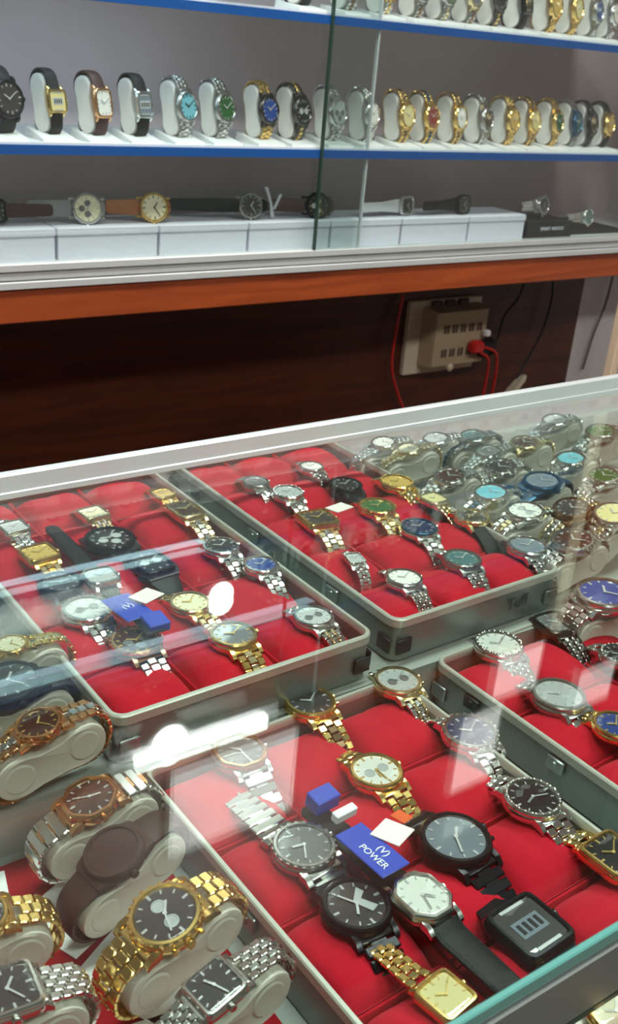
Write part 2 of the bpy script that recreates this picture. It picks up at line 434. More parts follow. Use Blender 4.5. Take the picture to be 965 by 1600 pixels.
def stand(T, label, group, k=1.0, wd=0.020, dimple=True):
    root = empty('watch_stand', T, label, 'display stand', group)
    b = MB(); P = kidney(k); cz = -0.0215 * k; hw = wd / 2
    rings = []
    for (x, q) in ((-hw, 0.8), (-hw - 0.0008, 0.9), (-hw, 0.985), (-hw + 0.0015, 1.0), (hw - 0.0015, 1.0), (hw, 0.985), (hw + 0.0008, 0.9), (hw, 0.8)):
        rings.append([(x, y * q, z * q + cz) for y, z in P])
    b.rings(rings)
    for sg in ((-1, 1) if dimple else ()):       # shallow raised dimple rings on both lobes
        for yy in (-0.026, 0.026):
            b.loft([(math.cos(t * math.pi / 10), math.sin(t * math.pi / 10)) for t in range(20)], [(0.0125 * k, -0.0004), (0.0110 * k, 0.0005), (0.0090 * k, 0.0004), (0.0070 * k, 0.0001)], 0, Matrix.Translation((sg * (hw + 0.0006), yy * k, cz)) @ rot(90 * sg, 'Y'))
    b.build('cushion_body', 'stand_dimmed' if dimple else 'stand_white', root)
    return root
# ================================================================ the room
def slab(name, x0, x1, y0, y1, z0, z1, m): return struct(simple_box(name, x0, x1, y0, y1, z0, z1, m))
slab('floor', -2.6, 3.6, -3.0, 1.75, -ZC - 0.1, -ZC, 'floor_tile')
slab('ceiling', -2.6, 3.6, -3.0, 1.75, CEIL, CEIL + 0.1, 'ceiling_white')
slab('wall_back', -2.6, 3.6, 1.62, 1.75, -ZC, CEIL, 'white_wall')
slab('wall_left', -2.7, -2.6, -3.0, 1.75, -ZC, CEIL, 'white_wall')
slab('wall_right', 3.6, 3.7, -3.0, 1.75, -ZC, CEIL, 'white_wall')
slab('wall_front', -2.6, 3.6, -3.1, -3.0, -ZC, CEIL, 'white_wall')
slab('trim_1', 1.82, 2.5, 1.50, 1.62, -ZC, -0.371, 'white_wall')
for x, y, sx, sy in LAMPS:
    wh = ['near the wall case on the left', 'near the wall case on the right', 'over the customer aisle on the left', 'over the customer aisle on the right'][LAMPS.index((x, y, sx, sy))]
    t = empty('ceiling_light', loc(x, y, CEIL), 'white rectangular ceiling light ' + wh, 'ceiling light', 'ceiling lights')
    b = MB(); b.box((0, 0, -0.015), (sx + 0.05, sy + 0.05, 0.03), 0, None, 0.004); b.build('housing', 'white_laminate', t)
    b = MB(); b.box((0, 0, -0.033), (sx, sy, 0.012), 0, None, 0.003); b.build('diffuser', 'lamp_white', t)

# ================================================================ wall display case
case = empty('wall_display_case', loc(1.0, 1.3, -0.371), 'wooden wall display case with white shelves, blue shelf edges and sliding glass doors', 'display case')
X0, X1 = -0.25, 1.69
def cb(name, *a, ch=0.0): return simple_box(name, *a, parent=case, ch=ch)
cb('fascia', X0, X1, 1.30, 1.322, -0.373, -0.327, 'wood_orange', ch=0.002)
cb('bottom_board', X0, X1 + 0.25, 1.322, 1.60, -0.373, -0.33, 'wood_shaded')
cb('ledge', X0, X1 + 0.2, 1.312, 1.60, -0.33, -0.297, 'white_laminate')
for z, y in ((-0.327, 1.296), (-0.3155, 1.2985), (-0.304, 1.296)):
    cb('door_track', X0, X1, y, 1.312, z, z + 0.010, 'aluminium', ch=0.001)
cb('back_panel', X0, X1 + 0.2, 1.535, 1.56, -0.297, 0.42, 'panel_mauve')
cb('wood_panel', X0 - 0.2, 1.82, 1.50, 1.60, -1.0, -0.373, 'wood_shaded')
for z in (-0.145, 0.035, 0.21):
    sh = cb('shelf', X0, X1, 1.306, 1.535, z - 0.010, z, 'white_laminate')
    e = simple_box('blue_edge', X0, X1, 1.3005, 1.306, z - 0.0145, z - 0.003, 'blue_tape', parent=sh); e['label'] = 'blue front edge strip of the shelf'
cb('top_board', X0, X1, 1.30, 1.60, 0.42, 0.45, 'wood_orange')
cb('end_post', 1.695, 1.714, 1.285, 1.305, -ZC, 0.42, 'beige_post', ch=0.002)
cb('end_panel', 1.716, X1 + 0.45, 1.30, 1.34, -0.30, 0.42, 'wood_orange')
d = cb('sliding_glass_door', X0, 1.025, 1.3045, 1.3095, -0.298, 0.42, 'door_glass')
simple_box('door_edge', 1.0235, 1.026, 1.3040, 1.3100, -0.296, 0.42, 'clear_plastic', parent=d)
d = cb('sliding_glass_door', 0.934, X1, 1.2965, 1.3015, -0.294, 0.42, 'door_glass')
simple_box('door_edge', 0.9325, 0.9355, 1.2960, 1.3020, -0.294, 0.42, 'dark_edge', parent=d)
cb('header_board', X0, X1 + 0.45, 1.33, 1.36, 0.45, 1.35, 'wood_shaded')
t = empty('tube_light', loc(0.76, 1.27, 0.375), 'white tube light fixed along the top of the wall case', 'tube light')
b = MB(); b.tube([(-0.13, 0, 0), (0.13, 0, 0)], 0.011, 0, 16); b.build('tube', 'tube_white', t)
b = MB(); b.box((0, 0.022, 0.0), (0.34, 0.014, 0.03), 0, None, 0.003); b.build('batten', 'white_laminate', t)
for (x, z, r, lab) in ((0.70, 0.37, 0.036, 'large round white glow disc added at the upper left of the wall case'), (0.79, 0.098, 0.024, 'small round white glow disc added on the wall case door')):
    t = empty('glow_disc', loc(x, 1.292, z), lab, 'glow disc')  # stand-in glow discs, added for the white spots reflected in the counter
    circ = [(math.cos(q * math.pi / 14), math.sin(q * math.pi / 14)) for q in range(28)]
    b = MB(); b.loft(circ, [(r * 1.1, 0), (r * 1.12, 0.006), (r, 0.008)], 0, rot(90, 'X')); b.build('housing', 'white_laminate', t)
    b = MB(); b.loft(circ, [(r * 0.98, 0.004), (r * 0.95, 0.012), (r * 0.6, 0.016)], 0, rot(90, 'X')); b.build('lens', 'glow_disc_white', t)
for i, (x0, x1, z0, z1) in enumerate(((0.725, 1.0, 0.46, 0.66), (1.55, 1.70, 0.46, 0.585), (1.465, 1.595, 0.605, 0.82), (1.86, 2.0, 0.60, 0.72))):  # added glow panels, shaped for the pale patches reflected in the counter
    t = empty('glow_panel', loc((x0 + x1) / 2, 1.32, (z0 + z1) / 2), ['wide white glow panel added at the left above the wall case', 'low white glow panel added above the case end', 'tall white glow panel added above the lower one', 'rightmost small white glow panel added above the case'][i] , 'glow panel', 'added glow panels above the wall case')
    b = MB(); b.box((0, 0, 0), (x1 - x0, 0.012, z1 - z0), 0, None, 0.002); b.build('diffuser', 'glow_panel_white', t)
    b = MB()
    for sx in (-1, 1): b.box((sx * (x1 - x0) / 2, 0.002, 0), (0.008, 0.018, z1 - z0 + 0.008))
    for sz in (-1, 1): b.box((0, 0.002, sz * (z1 - z0) / 2), (x1 - x0, 0.018, 0.008))
    b.build('frame', 'aluminium', t)

# under the case: sockets and cables
t = empty('power_socket', loc(1.407, 1.50, -0.52), 'cream wall socket box with slotted front on a white plate below the case', 'socket')
b = MB(); b.box((0, -0.006, 0), (0.19, 0.012, 0.150), 0, None, 0.002); b.build('back_plate', 'socket_white', t)
b = MB(); b.rings([[(x * q, y, z * q) for x, z in ((-0.07, -0.056), (0.07, -0.056), (0.07, 0.056), (-0.07, 0.056))] for (y, q) in ((-0.012, 1.05), (-0.045, 1.0), (-0.05, 0.96))], 0, loc(0.012, 0, 0.004 - ZC)); b.build('socket_box', 'socket_cream', t)
b = MB()
for j in range(2):
    b = MB()
    for i in range(5):
        for q in (-1, 1): b.box((-0.04 + i * 0.022 + q * 0.004 + 0.012, -0.0505, 0.024 - j * 0.048), (0.004, 0.003, 0.016))
    b.build('slot_row', 'socket_dark', t)
b = MB()
for i in range(3): b.box((-0.03 + i * 0.035, -0.014, 0.066), (0.026, 0.012, 0.014), 0, None, 0.002)
b.build('switch', 'socket_dark', t)
b = MB(); b.loft([(math.cos(q * math.pi / 8), math.sin(q * math.pi / 8)) for q in range(16)], [(0.008, 0), (0.008, 0.006), (0.004, 0.009)], 0, Matrix.Translation((-0.005, -0.045, -0.055)) @ rot(90, 'X')); b.build('knob', 'socket_white', t)
def bez3(p, n=24):
    P_ = [Vector(q) for q in p]; out = []
    P_ = [P_[0]] + P_ + [P_[-1]]
    for i in range(1, len(P_) - 2):
        for s_ in range(8):
            u = s_ / 8.0; a, b_, c, d_ = P_[i - 1:i + 3]
            out.append(0.5 * ((2 * b_) + (-a + c) * u + (2 * a - 5 * b_ + 4 * c - d_) * u * u + (-a + 3 * b_ - 3 * c + d_) * u ** 3))
    out.append(P_[-2]); return out
def cable(name, pts, r, m, label, cat='cable', group=None):
    o = Vector(pts[0]); b = MB(); b.tube([p - o for p in bez3(pts)], r, 0, 8)
    ob = b.build(name, m); ob.location = (o.x, o.y, o.z + ZC); tag(ob, label, cat, group); return ob
cable('cable', [(1.462, 1.435, -0.545), (1.485, 1.43, -0.56), (1.50, 1.44, -0.60), (1.505, 1.45, -0.68), (1.50, 1.46, -0.80)], 0.0028, 'red_cable', 'red cable hanging from the socket, left one of two')
cable('cable', [(1.470, 1.435, -0.535), (1.505, 1.43, -0.55), (1.525, 1.44, -0.60), (1.53, 1.45, -0.68), (1.525, 1.46, -0.80)], 0.0028, 'red_cable', 'red cable hanging from the socket, right one of two')
cable('cable', [(1.29, 1.49, -0.43), (1.275, 1.48, -0.50), (1.275, 1.48, -0.57), (1.30, 1.48, -0.63), (1.325, 1.48, -0.68), (1.34, 1.48, -0.80)], 0.0026, 'red_cable', 'thin dark red cable curving down left of the socket box')
t = empty('power_plug', loc(1.47, 1.45, -0.53), 'black and red plug pushed into the right side of the socket box', 'plug')
b = MB(); b.box((0.022, 0.002, -0.012), (0.045, 0.03, 0.036), 0, None, 0.006); b.build('black_plug', 'box_black', t)
b = MB(); b.box((-0.016, -0.012, -0.004), (0.03, 0.022, 0.026), 0, None, 0.005); b.build('red_plug', 'red_cable', t)
b = MB(); b.box((0.008, -0.012, 0.022), (0.014, 0.014, 0.014), 0, None, 0.003); b.build('white_tip', 'card_white', t)
cable('cable', [(1.62, 1.485, -0.385), (1.60, 1.48, -0.45), (1.565, 1.48, -0.49), (1.555, 1.48, -0.54), (1.53, 1.47, -0.56)], 0.0025, 'black_cable', 'thin black cable running from the case down to the plug')
cable('cable', [(1.68, 1.485, -0.385), (1.70, 1.48, -0.45), (1.69, 1.48, -0.53), (1.66, 1.48, -0.59), (1.62, 1.47, -0.64), (1.59, 1.46, -0.70)], 0.0025, 'black_cable', 'thin black cable looping down right of the plug to a white connector')
b = MB(); b.rings([[(x * q, -0.0, z * q) if False else (x * q + dx, y * q, dz) for x, y in ((-1, -1), (1, -1), (1, 1), (-1, 1))] for (q, dx, dz) in ((0.008, -0.03, -0.03), (0.009, -0.02, -0.02), (0.008, 0.0, 0.0), (0.004, 0.01, 0.01))])
o = b.build('cable_connector', 'socket_white'); o.location = (1.63, 1.465, -0.632 + ZC); tag(o, 'off-white cable connector at the end of the black looping cable', 'connector')
cable('cable', [(1.90, 1.49, -0.385), (1.892, 1.485, -0.45), (1.885, 1.485, -0.50), (1.87, 1.488, -0.56), (1.86, 1.49, -0.64)], 0.0028, 'grey_cable', 'grey cable hanging down the white wall beside the wooden panel')

# boxes on the case ledge
XB = [0.37, 0.529, 0.680, 0.828, 0.979, 1.123, 1.273, 1.412]
BL = ['far left white cardboard box on the case ledge carrying a maroon strap', 'white cardboard box under the silver chronograph', 'white cardboard box under the tan-strapped gold watch', 'white cardboard box under the long dark strap, left of the glass edge',
      'white cardboard box crossed by the dark glass door edge', 'white cardboard box under the white-strapped watch', 'rightmost white cardboard box beside the black box']
for i in range(7):
    t = empty('watch_box', loc((XB[i] + XB[i + 1]) / 2, 1.362, -0.297), BL[i], 'box', 'white boxes on the case ledge')
    wdt = XB[i + 1] - XB[i] - 0.0025
    b = MB(); b.box((0, 0, 0.016), (wdt - 0.002, 0.082, 0.032), 0, None, 0.001); b.build('box_base', 'box_white', t)
    b = MB(); b.box((0, 0, 0.0375), (wdt, 0.085, 0.011), 0, None, 0.0015); b.build('lid', 'box_white', t)
t = empty('watch_box', loc(1.475, 1.355, -0.297), 'low black gift box with white lettering at the right of the white boxes', 'box')
b = MB(); b.box((0, 0, 0.015), (0.118, 0.075, 0.030), 0, None, 0.0012); b.build('box_base', 'box_black', t)
add_text('lettering', 'SMART WATCH', 0.0085, 'ink_white', t, Matrix.Translation((0.005, -0.0378, 0.017)) @ rot(90, 'X'))
t = empty('black_tray', loc(1.62, 1.40, -0.297), 'thin black board lying on the ledge at the right end', 'board')
b = MB(); b.box((0, 0, 0.004), (0.165, 0.13, 0.008), 0, None, 0.001); b.build('board', 'box_black', t)

# ================================================================ the glass counter
ct = empty('display_counter', loc(0.6, 0.2, -ZC), 'glass-topped display counter with aluminium rear rail', 'counter')
def kb(name, *a, ch=0.0): return simple_box(name, *a, parent=ct, ch=ch)
CX0, CX1 = -0.4, 1.75
kb('glass_top', CX0, CX1, 0.203, 0.800, -0.388, -0.380, 'counter_glass')
kb('glass_edge', CX0, CX1, 0.199, 0.2028, -0.3885, -0.3797, 'glass_edge', ch=0.0008)
kb('front_rail', CX0, CX1, 0.197, 0.204, -0.428, -0.389, 'case_side', ch=0.001)
kb('rail_gasket', CX0, CX1, 0.197, 0.204, -0.432, -0.4285, 'dark_edge')
kb('front_pane', CX0, CX1, 0.199, 0.204, -0.50, -0.4325, 'counter_glass')
kb('rear_rail', CX0, CX1, 0.790, 0.799, -0.3795, -0.356, 'rail', ch=0.0015)
kb('rail_lip', CX0, CX1, 0.7885, 0.791, -0.3785, -0.372, 'rail', ch=0.0008)
kb('rear_board', CX0, CX1, 0.915, 0.925, -0.462, -0.425, 'panel_mauve')
kb('lower_deck', CX0, CX1, 0.204, 0.514, -0.512, -0.502, 'deck_grey')
kb('raised_deck', CX0, CX1, 0.514, 0.925, -0.5125, -0.462, 'deck_grey')
kb('counter_body', CX0, CX1, 0.2, 0.94, -ZC, -0.513, 'wood_orange')
b = MB(); b.box((0, 0, 0), (0.36, 0.29, 0.0018), 0)
o = b.build('red_cloth', 'red_cloth'); o.location = (0.068, 0.36, -0.5005 + ZC); tag(o, 'dark red cloth spread on the counter floor under the left display stands', 'cloth')

def rr(wd, ln, r, n=6):
    pts = []
    for cx, cy, a0 in ((wd / 2 - r, ln / 2 - r, 0), (-wd / 2 + r, ln / 2 - r, 90), (-wd / 2 + r, -ln / 2 + r, 180), (wd / 2 - r, -ln / 2 + r, 270)):
        for i in range(n + 1):
            a = R(a0 + 90 * i / n); pts.append((cx + r * math.cos(a), cy + r * math.sin(a)))
    return pts
def cushion(cx, cy, hx, hy, z0, hz, root, seed):
    rnd = random.Random(seed); b = MB(); nx = 16; ny = 16; vs = []; fs = []
    ph = rnd.uniform(0, 6); am = rnd.uniform(0.0006, 0.0018)
    for j in range(ny + 1):
        for i in range(nx + 1):
            u = -1 + 2 * i / nx; v = -1 + 2 * j / ny
            q = max(0, 1 - abs(v) ** 2.6) ** 0.5 * max(0, 1 - abs(u) ** 4.5) ** 0.5
            z = hz * q + am * math.sin(4 * u + 3 * v + ph) * q - 0.0015 * math.exp(-((u - 0.1 * math.sin(ph)) / 0.08) ** 2) * q * (1 if seed % 3 == 0 else 0)
            k = 0.97 + 0.03 * math.sin(3 * v + ph)
            vs.append((cx + u * hx * k, cy + v * hy, z0 + z))
    for j in range(ny):
        for i in range(nx):
            a = j * (nx + 1) + i; fs.append((a, a + 1, a + nx + 2, a + nx + 1))
    # skirt
    b.add(vs, fs)
    b.build('cushion', 'velvet', root, angle=80)
def tray(name_label, xl, xr, yf, yb, zr, ang, text=None, rows=4):
    wd, ln = xr - xl, yb - yf; H = 0.04
    t = empty('watch_tray', loc((xl + xr) / 2, (yf + yb) / 2, zr - H) @ rot(ang, 'Z'), name_label, 'tray', 'aluminium watch trays')
    o1 = rr(wd, ln, 0.012); i1 = rr(wd - 0.009, ln - 0.009, 0.008); lo = rr(wd - 0.003, ln - 0.003, 0.011)
    b = MB(); b.rings([[(x, y, 0) for x, y in lo], [(x, y, H - 0.006) for x, y in lo]], caps=(True, False))
    b.rings([[(x, y, H - 0.006) for x, y in i1], [(x, y, 0.004) for x, y in i1]], caps=(False, False)); b.build('shell', 'case_side', t)
    b = MB(); b.rings([[(x, y, z) for x, y in q] for q, z in ((lo, H - 0.0085), (o1, H - 0.0075), (o1, H - 0.001), (rr(wd - 0.002, ln - 0.002, 0.011), H), (rr(wd - 0.007, ln - 0.007, 0.009), H), (i1, H - 0.002), (i1, H - 0.006))], caps=(False, False)); b.build('rim', 'rim_white', t)
    b = MB(); b.box((0, 0, 0.008), (wd - 0.012, ln - 0.012, 0.012)); b.build('lining', 'velvet', t)
    px, py = (wd - 0.010) / 3, (ln - 0.010) / rows
    for j in range(1, rows):
        b = MB(); b.box((0, -ln / 2 + 0.005 + j * py, 0.019), (wd - 0.013, 0.003, 0.012), 0, None, 0.001); b.build('divider', 'velvet', t)
    for i in range(1, 3):
        b = MB(); b.box((-wd / 2 + 0.005 + i * px, 0, 0.020), (0.003, ln - 0.013, 0.014), 0, None, 0.001); b.build('divider', 'velvet', t)
    for i in range(3):
        for j in range(rows):
            cushion(-wd / 2 + 0.005 + (i + 0.5) * px, -ln / 2 + 0.005 + (j + 0.5) * py, px * 0.485, py * 0.485, 0.014, 0.0205, t, i * 7 + j * 3 + int(xl * 100))
    for sx in (-1, 1):
        for yy in (-0.28, 0.05, 0.34):       # lid catches on the long sides
            b = MB(); b.box((sx * (wd / 2 + 0.0005), ln * yy, H * 0.62), (0.003, 0.016, 0.012), 0, None, 0.001); b.box((sx * (wd / 2 + 0.0015), ln * yy, H * 0.62), (0.003, 0.004, 0.007), 0, None, 0.001); b.build('catch', 'dark_hardware' if yy > 0.3 else 'case_corner', t)
        for sy in (-1, 1):                # corner irons
            for q in ((0.016, 0.0022), (0.0022, 0.016)):
                b = MB(); b.box((sx * (wd / 2 + 0.0002 - (0.012 if q[0] > 0.01 else 0)), sy * (ln / 2 + 0.0002 - (0.012 if q[1] > 0.01 else 0)), H * 0.36), (q[0], q[1], 0.014), 0, None, 0.0008); b.build('corner_bracket', 'dark_hardware' if (text and sx < 0) or (rows == 5 and not text and sx > 0) else 'case_corner', t)
    if text: add_text('lettering', text, 0.017, 'ink_dark', t, Matrix.Translation((wd * 0.22, -ln / 2 - 0.0003, 0.020)) @ rot(90, 'X'))
    return t
tray('red-lined aluminium watch tray at the back left, reflecting blue streaks', 0.233, 0.460, 0.517, 0.905, -0.42, 1.6, rows=5)
tray('red-lined aluminium watch tray at the back with dark lettering on its front', 0.486, 0.687, 0.528, 0.908, -0.42, 1.2, 'Tuff', rows=5)
tray('red-lined aluminium watch tray in the middle foreground', 0.258, 0.490, 0.207, 0.509, -0.46, 1.8)
tray('red-lined aluminium watch tray cut off by the right picture edge', 0.533, 0.732, 0.215, 0.520, -0.46, 2.0)

# ================================================================ the watches
PLACE = {'A': 'in the back left red tray', 'B': 'in the back lettered tray', 'C': 'in the front middle red tray', 'D': 'in the front right red tray'}
GRP = {'A': 'watches in the back left tray', 'B': 'watches in the lettered tray', 'C': 'watches in the front middle tray', 'D': 'watches in the front right tray'}
def PW(tr, x, y, z, rz, shape, d, casem, dialm, style, sm, short, ex):
    ex = dict(ex); near = tr in 'CD'
    T = loc(x, y, z - d * 0.2) @ rot(rz, 'Z')
    watch(T, shape, d, casem, dialm, style, sm, short + ' ' + PLACE[tr], GRP[tr], detail=2 if near else 1, **ex)
def TW(where, x, y, z, yaw, tilt, shape, d, casem, dialm, style, sm, short, ex):
    ex = dict(ex); ex['feat'] = ex.get('feat', '') + (' blank' if ex.pop('blank', 0) else '')
    if where == 'left': ex['tw'] = 0.6 if style != 'rubber' else 0.5
    T = loc(x, y, z - d * 0.2) @ rot(yaw, 'Z') @ rot(-tilt, 'Y') @ rot(-90, 'Z')
    pl = 'on a stand at left' if where == 'left' else 'on a stand at right'
    watch(T, shape, d, casem, dialm, style, sm, short + ' ' + pl, 'watches on stands at the ' + where, support='stand', detail=2 if where == 'left' else 1, k=0.88, **ex)
    stand(T @ Matrix.Translation((0, 0, -0.001)), 'white curved stand holding the ' + short, 'display stands at the ' + where, 0.88, d * ex.get('tw', 0.52) + 0.003)
def SW(shelf, x, z, yaw, shape, d, casem, dialm, style, sm, short, ex):
    ex = dict(ex); dialm = ex.pop('dialm', dialm); k = 0.81; yaw += random.uniform(-4, 4)
    T = loc(x, 1.335, z + 0.010 + 0.0445 * k) @ rot(yaw, 'Z') @ rot(80, 'X')
    watch(T, shape, d, casem, dialm, style, sm, short + ' on the ' + shelf + ' shelf', 'watches on the ' + shelf + ' shelf', support='stand', detail=0, k=k, **ex)
    s_ = stand(T @ Matrix.Translation((0, 0, -0.001)), 'white stand carrying the ' + short.split(',')[0] + ', ' + shelf + ' shelf', 'stands on the ' + shelf + ' shelf', k, d * 0.52 + 0.002, False)
    T2 = loc(x - 0.004, 1.345, z) 
    b = MB(); b.rings([[(-0.022, -0.036, 0), (0.024, -0.036, 0), (0.024, 0.03, 0), (-0.022, 0.03, 0)], [(-0.022, -0.036, 0.003), (0.024, -0.036, 0.003), (0.022, 0.03, 0.012), (-0.020, 0.03, 0.012)]])
    o = b.build('base_plate', 'card_white'); o.matrix_world = T2; bpy.context.view_layer.update(); adopt(o, s_)
    b = MB(); b.box((0.012, 0.012, 0.022), (0.006, 0.004, 0.035), 0, None, 0.001); o = b.build('stem', 'clear_plastic'); o.matrix_world = T2; adopt(o, s_)
PW('C',0.3212,0.4859,-0.4560,0,'oct',0.0407,'steel','dial_grey','wide',['silver', 'silver'],'rose gold rimmed octagonal watch on silver bracelet',{'bez': 'rose_gold', 'hands': 'hand_silver', 'support': 'slope', 'L': (0.01, 0.06), 'tm': 10.5})
PW('C',0.3988,0.5109,-0.4560,2,'round',0.0406,'gold','dial_dark','link',['gold', 'bronze'],'gold watch with glossy brown dial and gold link bracelet',{'feat': 'pushers', 'support': 'slope', 'L': (0.012, 0.055)})
PW('C',0.4773,0.5013,-0.4560,0,'round',0.0394,'pale_gold','dial_silver','link5',['silver', 'pale_gold'],'two-tone watch with silver double-subdial face',{'feat': 'sub pushers', 'support': 'pillow', 'L': (0.012, 0.055)})
PW('C',0.3931,0.4219,-0.4560,3,'round',0.0395,'gold','dial_white','link',['gold', 'gold'],'yellow gold watch with white and silver dial',{'feat': 'sub', 'hands': 'hand_gold', 'support': 'slope', 'L': (0.02, 0.055), 'tm': 6.5})
PW('C',0.4832,0.4231,-0.4560,-4,'round',0.0433,'silver','dial_navy','link',['silver', 'silver'],'silver watch with deep blue dial',{'feat': 'teeth', 'L': (0.018, 0.05)})
PW('C',0.3081,0.3868,-0.4560,7,'round',0.0420,'steel','dial_grey','wide',['steel', 'silver'],'chunky brushed steel watch with grey dial and block lugs',{'feat': 'teeth', 'support': 'flat', 'L': (0.045, 0.012), 'tm': 9.6, 'tw': 0.6})
PW('C',0.3972,0.3441,-0.4560,3,'round',0.0487,'black_steel','dial_smoke','wide',['black_steel', 'black_steel'],'all-black watch with smoky blue-grey dial',{'support': 'slope', 'L': (0.03, 0.06), 'feat': 'pushers', 'tm': 1.58})
PW('C',0.4705,0.3471,-0.4560,1,'round',0.0417,'silver','dial_black','link',['silver', 'silver'],'silver watch with stone-set bezel and black dial',{'feat': 'stones', 'support': 'slope', 'L': (0.03, 0.055), 'tm': 8.3})
PW('C',0.3078,0.3317,-0.4560,-3,'round',0.0434,'black_steel','dial_dark','wide',['black_steel', 'black_steel'],'black watch with dark grey dial and white arrow emblem',{'feat': 'arrow', 'support': 'pillow', 'L': (0.02, 0.05), 'tm': 6.9})
PW('C',0.3418,0.3132,-0.4500,4,'cut',0.0396,'silver','dial_white','leather',['black_leather'],'octagonal silver watch with white dial on long black strap',{'support': 'flat', 'L': (0.085, 0.085), 'hands': 'hand_silver', 'tm': 4.55})
PW('C',0.3864,0.2678,-0.4560,3,'square',0.0483,'black_steel','dial_dark','rubber',['black_rubber'],'square black watch with silver-barred grey face',{'feat': 'digital', 'support': 'slope', 'L': (0.025, 0.03)})
PW('C',0.3117,0.2570,-0.4560,9,'square',0.0320,'gold','dial_champagne','link',['gold', 'gold'],'square gold watch with champagne dial near the glass edge',{'support': 'flat', 'L': (0.035, 0.0), 'hands': 'hand_gold'})
PW('C',0.4776,0.2827,-0.4560,3,'square',0.0404,'gold','dial_black','link',['gold', 'pale_gold'],'square gold watch with black dial by the right rim',{'support': 'slope', 'L': (0.03, 0.03), 'hands': 'hand_gold'})
PW('C',0.3802,0.2000,-0.4520,3,'round',0.0312,'gold','dial_cream','link',['gold', 'gold'],'gold watch seen low down through the front glass',{'support': 'slope', 'L': (0.03, 0.03)})
PW('D',0.5903,0.5025,-0.4560,-5,'round',0.0438,'silver','dial_white','link5',['silver', 'silver'],'bright silver watch with white dial',{'support': 'slope', 'L': (0.008, 0.055), 'feat': 'stones'})
PW('D',0.6634,0.5055,-0.4560,-5,'cushion',0.0392,'gunmetal','dial_grey','link5',['gunmetal', 'steel'],'dark steel watch with heavy link bracelet',{'support': 'slope', 'L': (0.012, 0.055)})
PW('D',0.5805,0.4249,-0.4560,0,'round',0.0458,'steel','dial_silver','link',['steel', 'gunmetal'],'grey steel watch with silver-blue sunray dial',{'support': 'slope', 'L': (0.02, 0.05), 'hands': 'hand_silver'})
PW('D',0.6739,0.4412,-0.4560,0,'round',0.0347,'steel','dial_black','link',['steel', 'silver'],'silver watch with black dial and beaded bezel',{'feat': 'stones', 'L': (0.02, 0.04)})
PW('D',0.5896,0.3746,-0.4560,2,'round',0.0365,'gold','dial_blue','link',['gold', 'gold'],'gold watch with blue face and bright gold links',{'support': 'flat', 'L': (0.03, 0.03), 'hands': 'hand_gold'})
PW('A',0.2808,0.7547,-0.4160,5,'square',0.0351,'gold','dial_gold','link',['pale_gold', 'gold'],'small square gold watch with gold dial',{'support': 'flat', 'L': (0.022, 0.03), 'hands': 'hand_gold'})
PW('A',0.3455,0.7540,-0.4160,18,'round',0.0452,'black_steel','dial_black','rubber',['black_rubber'],'large black sports watch with black dial',{'feat': 'sub3 pushers teeth', 'support': 'slope', 'L': (0.02, 0.03)})
PW('A',0.2766,0.6980,-0.4160,0,'round',0.0376,'black_steel','dial_dark','leather',['black_leather'],'thin black round watch with dark grey dial',{'L': (0.02, 0.03), 'tm': 2.8})
PW('A',0.3074,0.6880,-0.4120,-2,'cushion',0.0311,'silver','dial_silver','leather',['black_leather'],'silver cushion-shaped watch on long flat black strap',{'support': 'flat', 'L': (0.105, 0.012)})
PW('A',0.3578,0.6982,-0.4160,6,'tonneau',0.0400,'black_steel','dial_black','rubber',['black_rubber'],'chunky black watch with ribbed black bezel',{'feat': 'teeth sub', 'support': 'slope', 'L': (0.02, 0.035), 'tw': 0.6})
PW('A',0.2786,0.6502,-0.4160,4,'round',0.0400,'silver','dial_silver','link',['silver', 'silver'],'silver watch with pale ice-blue dial',{'feat': 'sub teeth', 'support': 'slope', 'L': (0.015, 0.05)})
PW('A',0.2920,0.5911,-0.4160,4,'round',0.0400,'bronze','dial_brown','link',['steel', 'silver'],'bronze watch with brown dial and silver bracelet',{'feat': 'teeth sub3', 'bez': 'rose_gold', 'support': 'slope', 'L': (0.012, 0.06), 'hands': 'hand_gold'})
PW('A',0.3548,0.6232,-0.4160,12,'round',0.0342,'pale_gold','dial_cream','link',['pale_gold', 'gold'],'pale gold watch with cream dial',{'support': 'slope', 'L': (0.012, 0.04), 'hands': 'hand_gold'})
PW('A',0.3612,0.5658,-0.4160,0,'round',0.0385,'gold','dial_grey','link',['gold', 'pale_gold'],'gold watch with grey dial near the front rim',{'support': 'pillow', 'L': (0.012, 0.05), 'hands': 'hand_gold'})
PW('A',0.4270,0.6987,-0.4160,0,'round',0.0344,'silver','dial_black','link',['silver', 'silver'],'silver watch with black dial beside the right rim',{'feat': 'screws', 'support': 'slope', 'L': (0.035, 0.04)})
PW('A',0.4408,0.6529,-0.4160,-3,'round',0.0312,'silver','dial_blue','link',['silver', 'silver'],'silver watch with bright blue dial',{'feat': 'teeth', 'support': 'slope', 'L': (0.01, 0.06)})
PW('A',0.4318,0.5599,-0.4160,6,'round',0.0338,'silver','dial_silver','link5',['silver', 'pale_gold'],'silver watch with pale sub-dialled face in the corner',{'feat': 'sub', 'L': (0.01, 0.032)})
PW('A',0.4351,0.7795,-0.4160,5,'tonneau',0.0369,'pale_gold','dial_brown','link',['pale_gold', 'silver'],'pale gold barrel-shaped watch with brown dial',{'support': 'slope', 'L': (0.03, 0.045), 'hands': 'hand_gold'})
PW('A',0.4328,0.8214,-0.4160,4,'cushion',0.0254,'gold','dial_gold','link',['gold', 'pale_gold'],'little gold watch below the aluminium rail',{'L': (0.02, 0.04)})
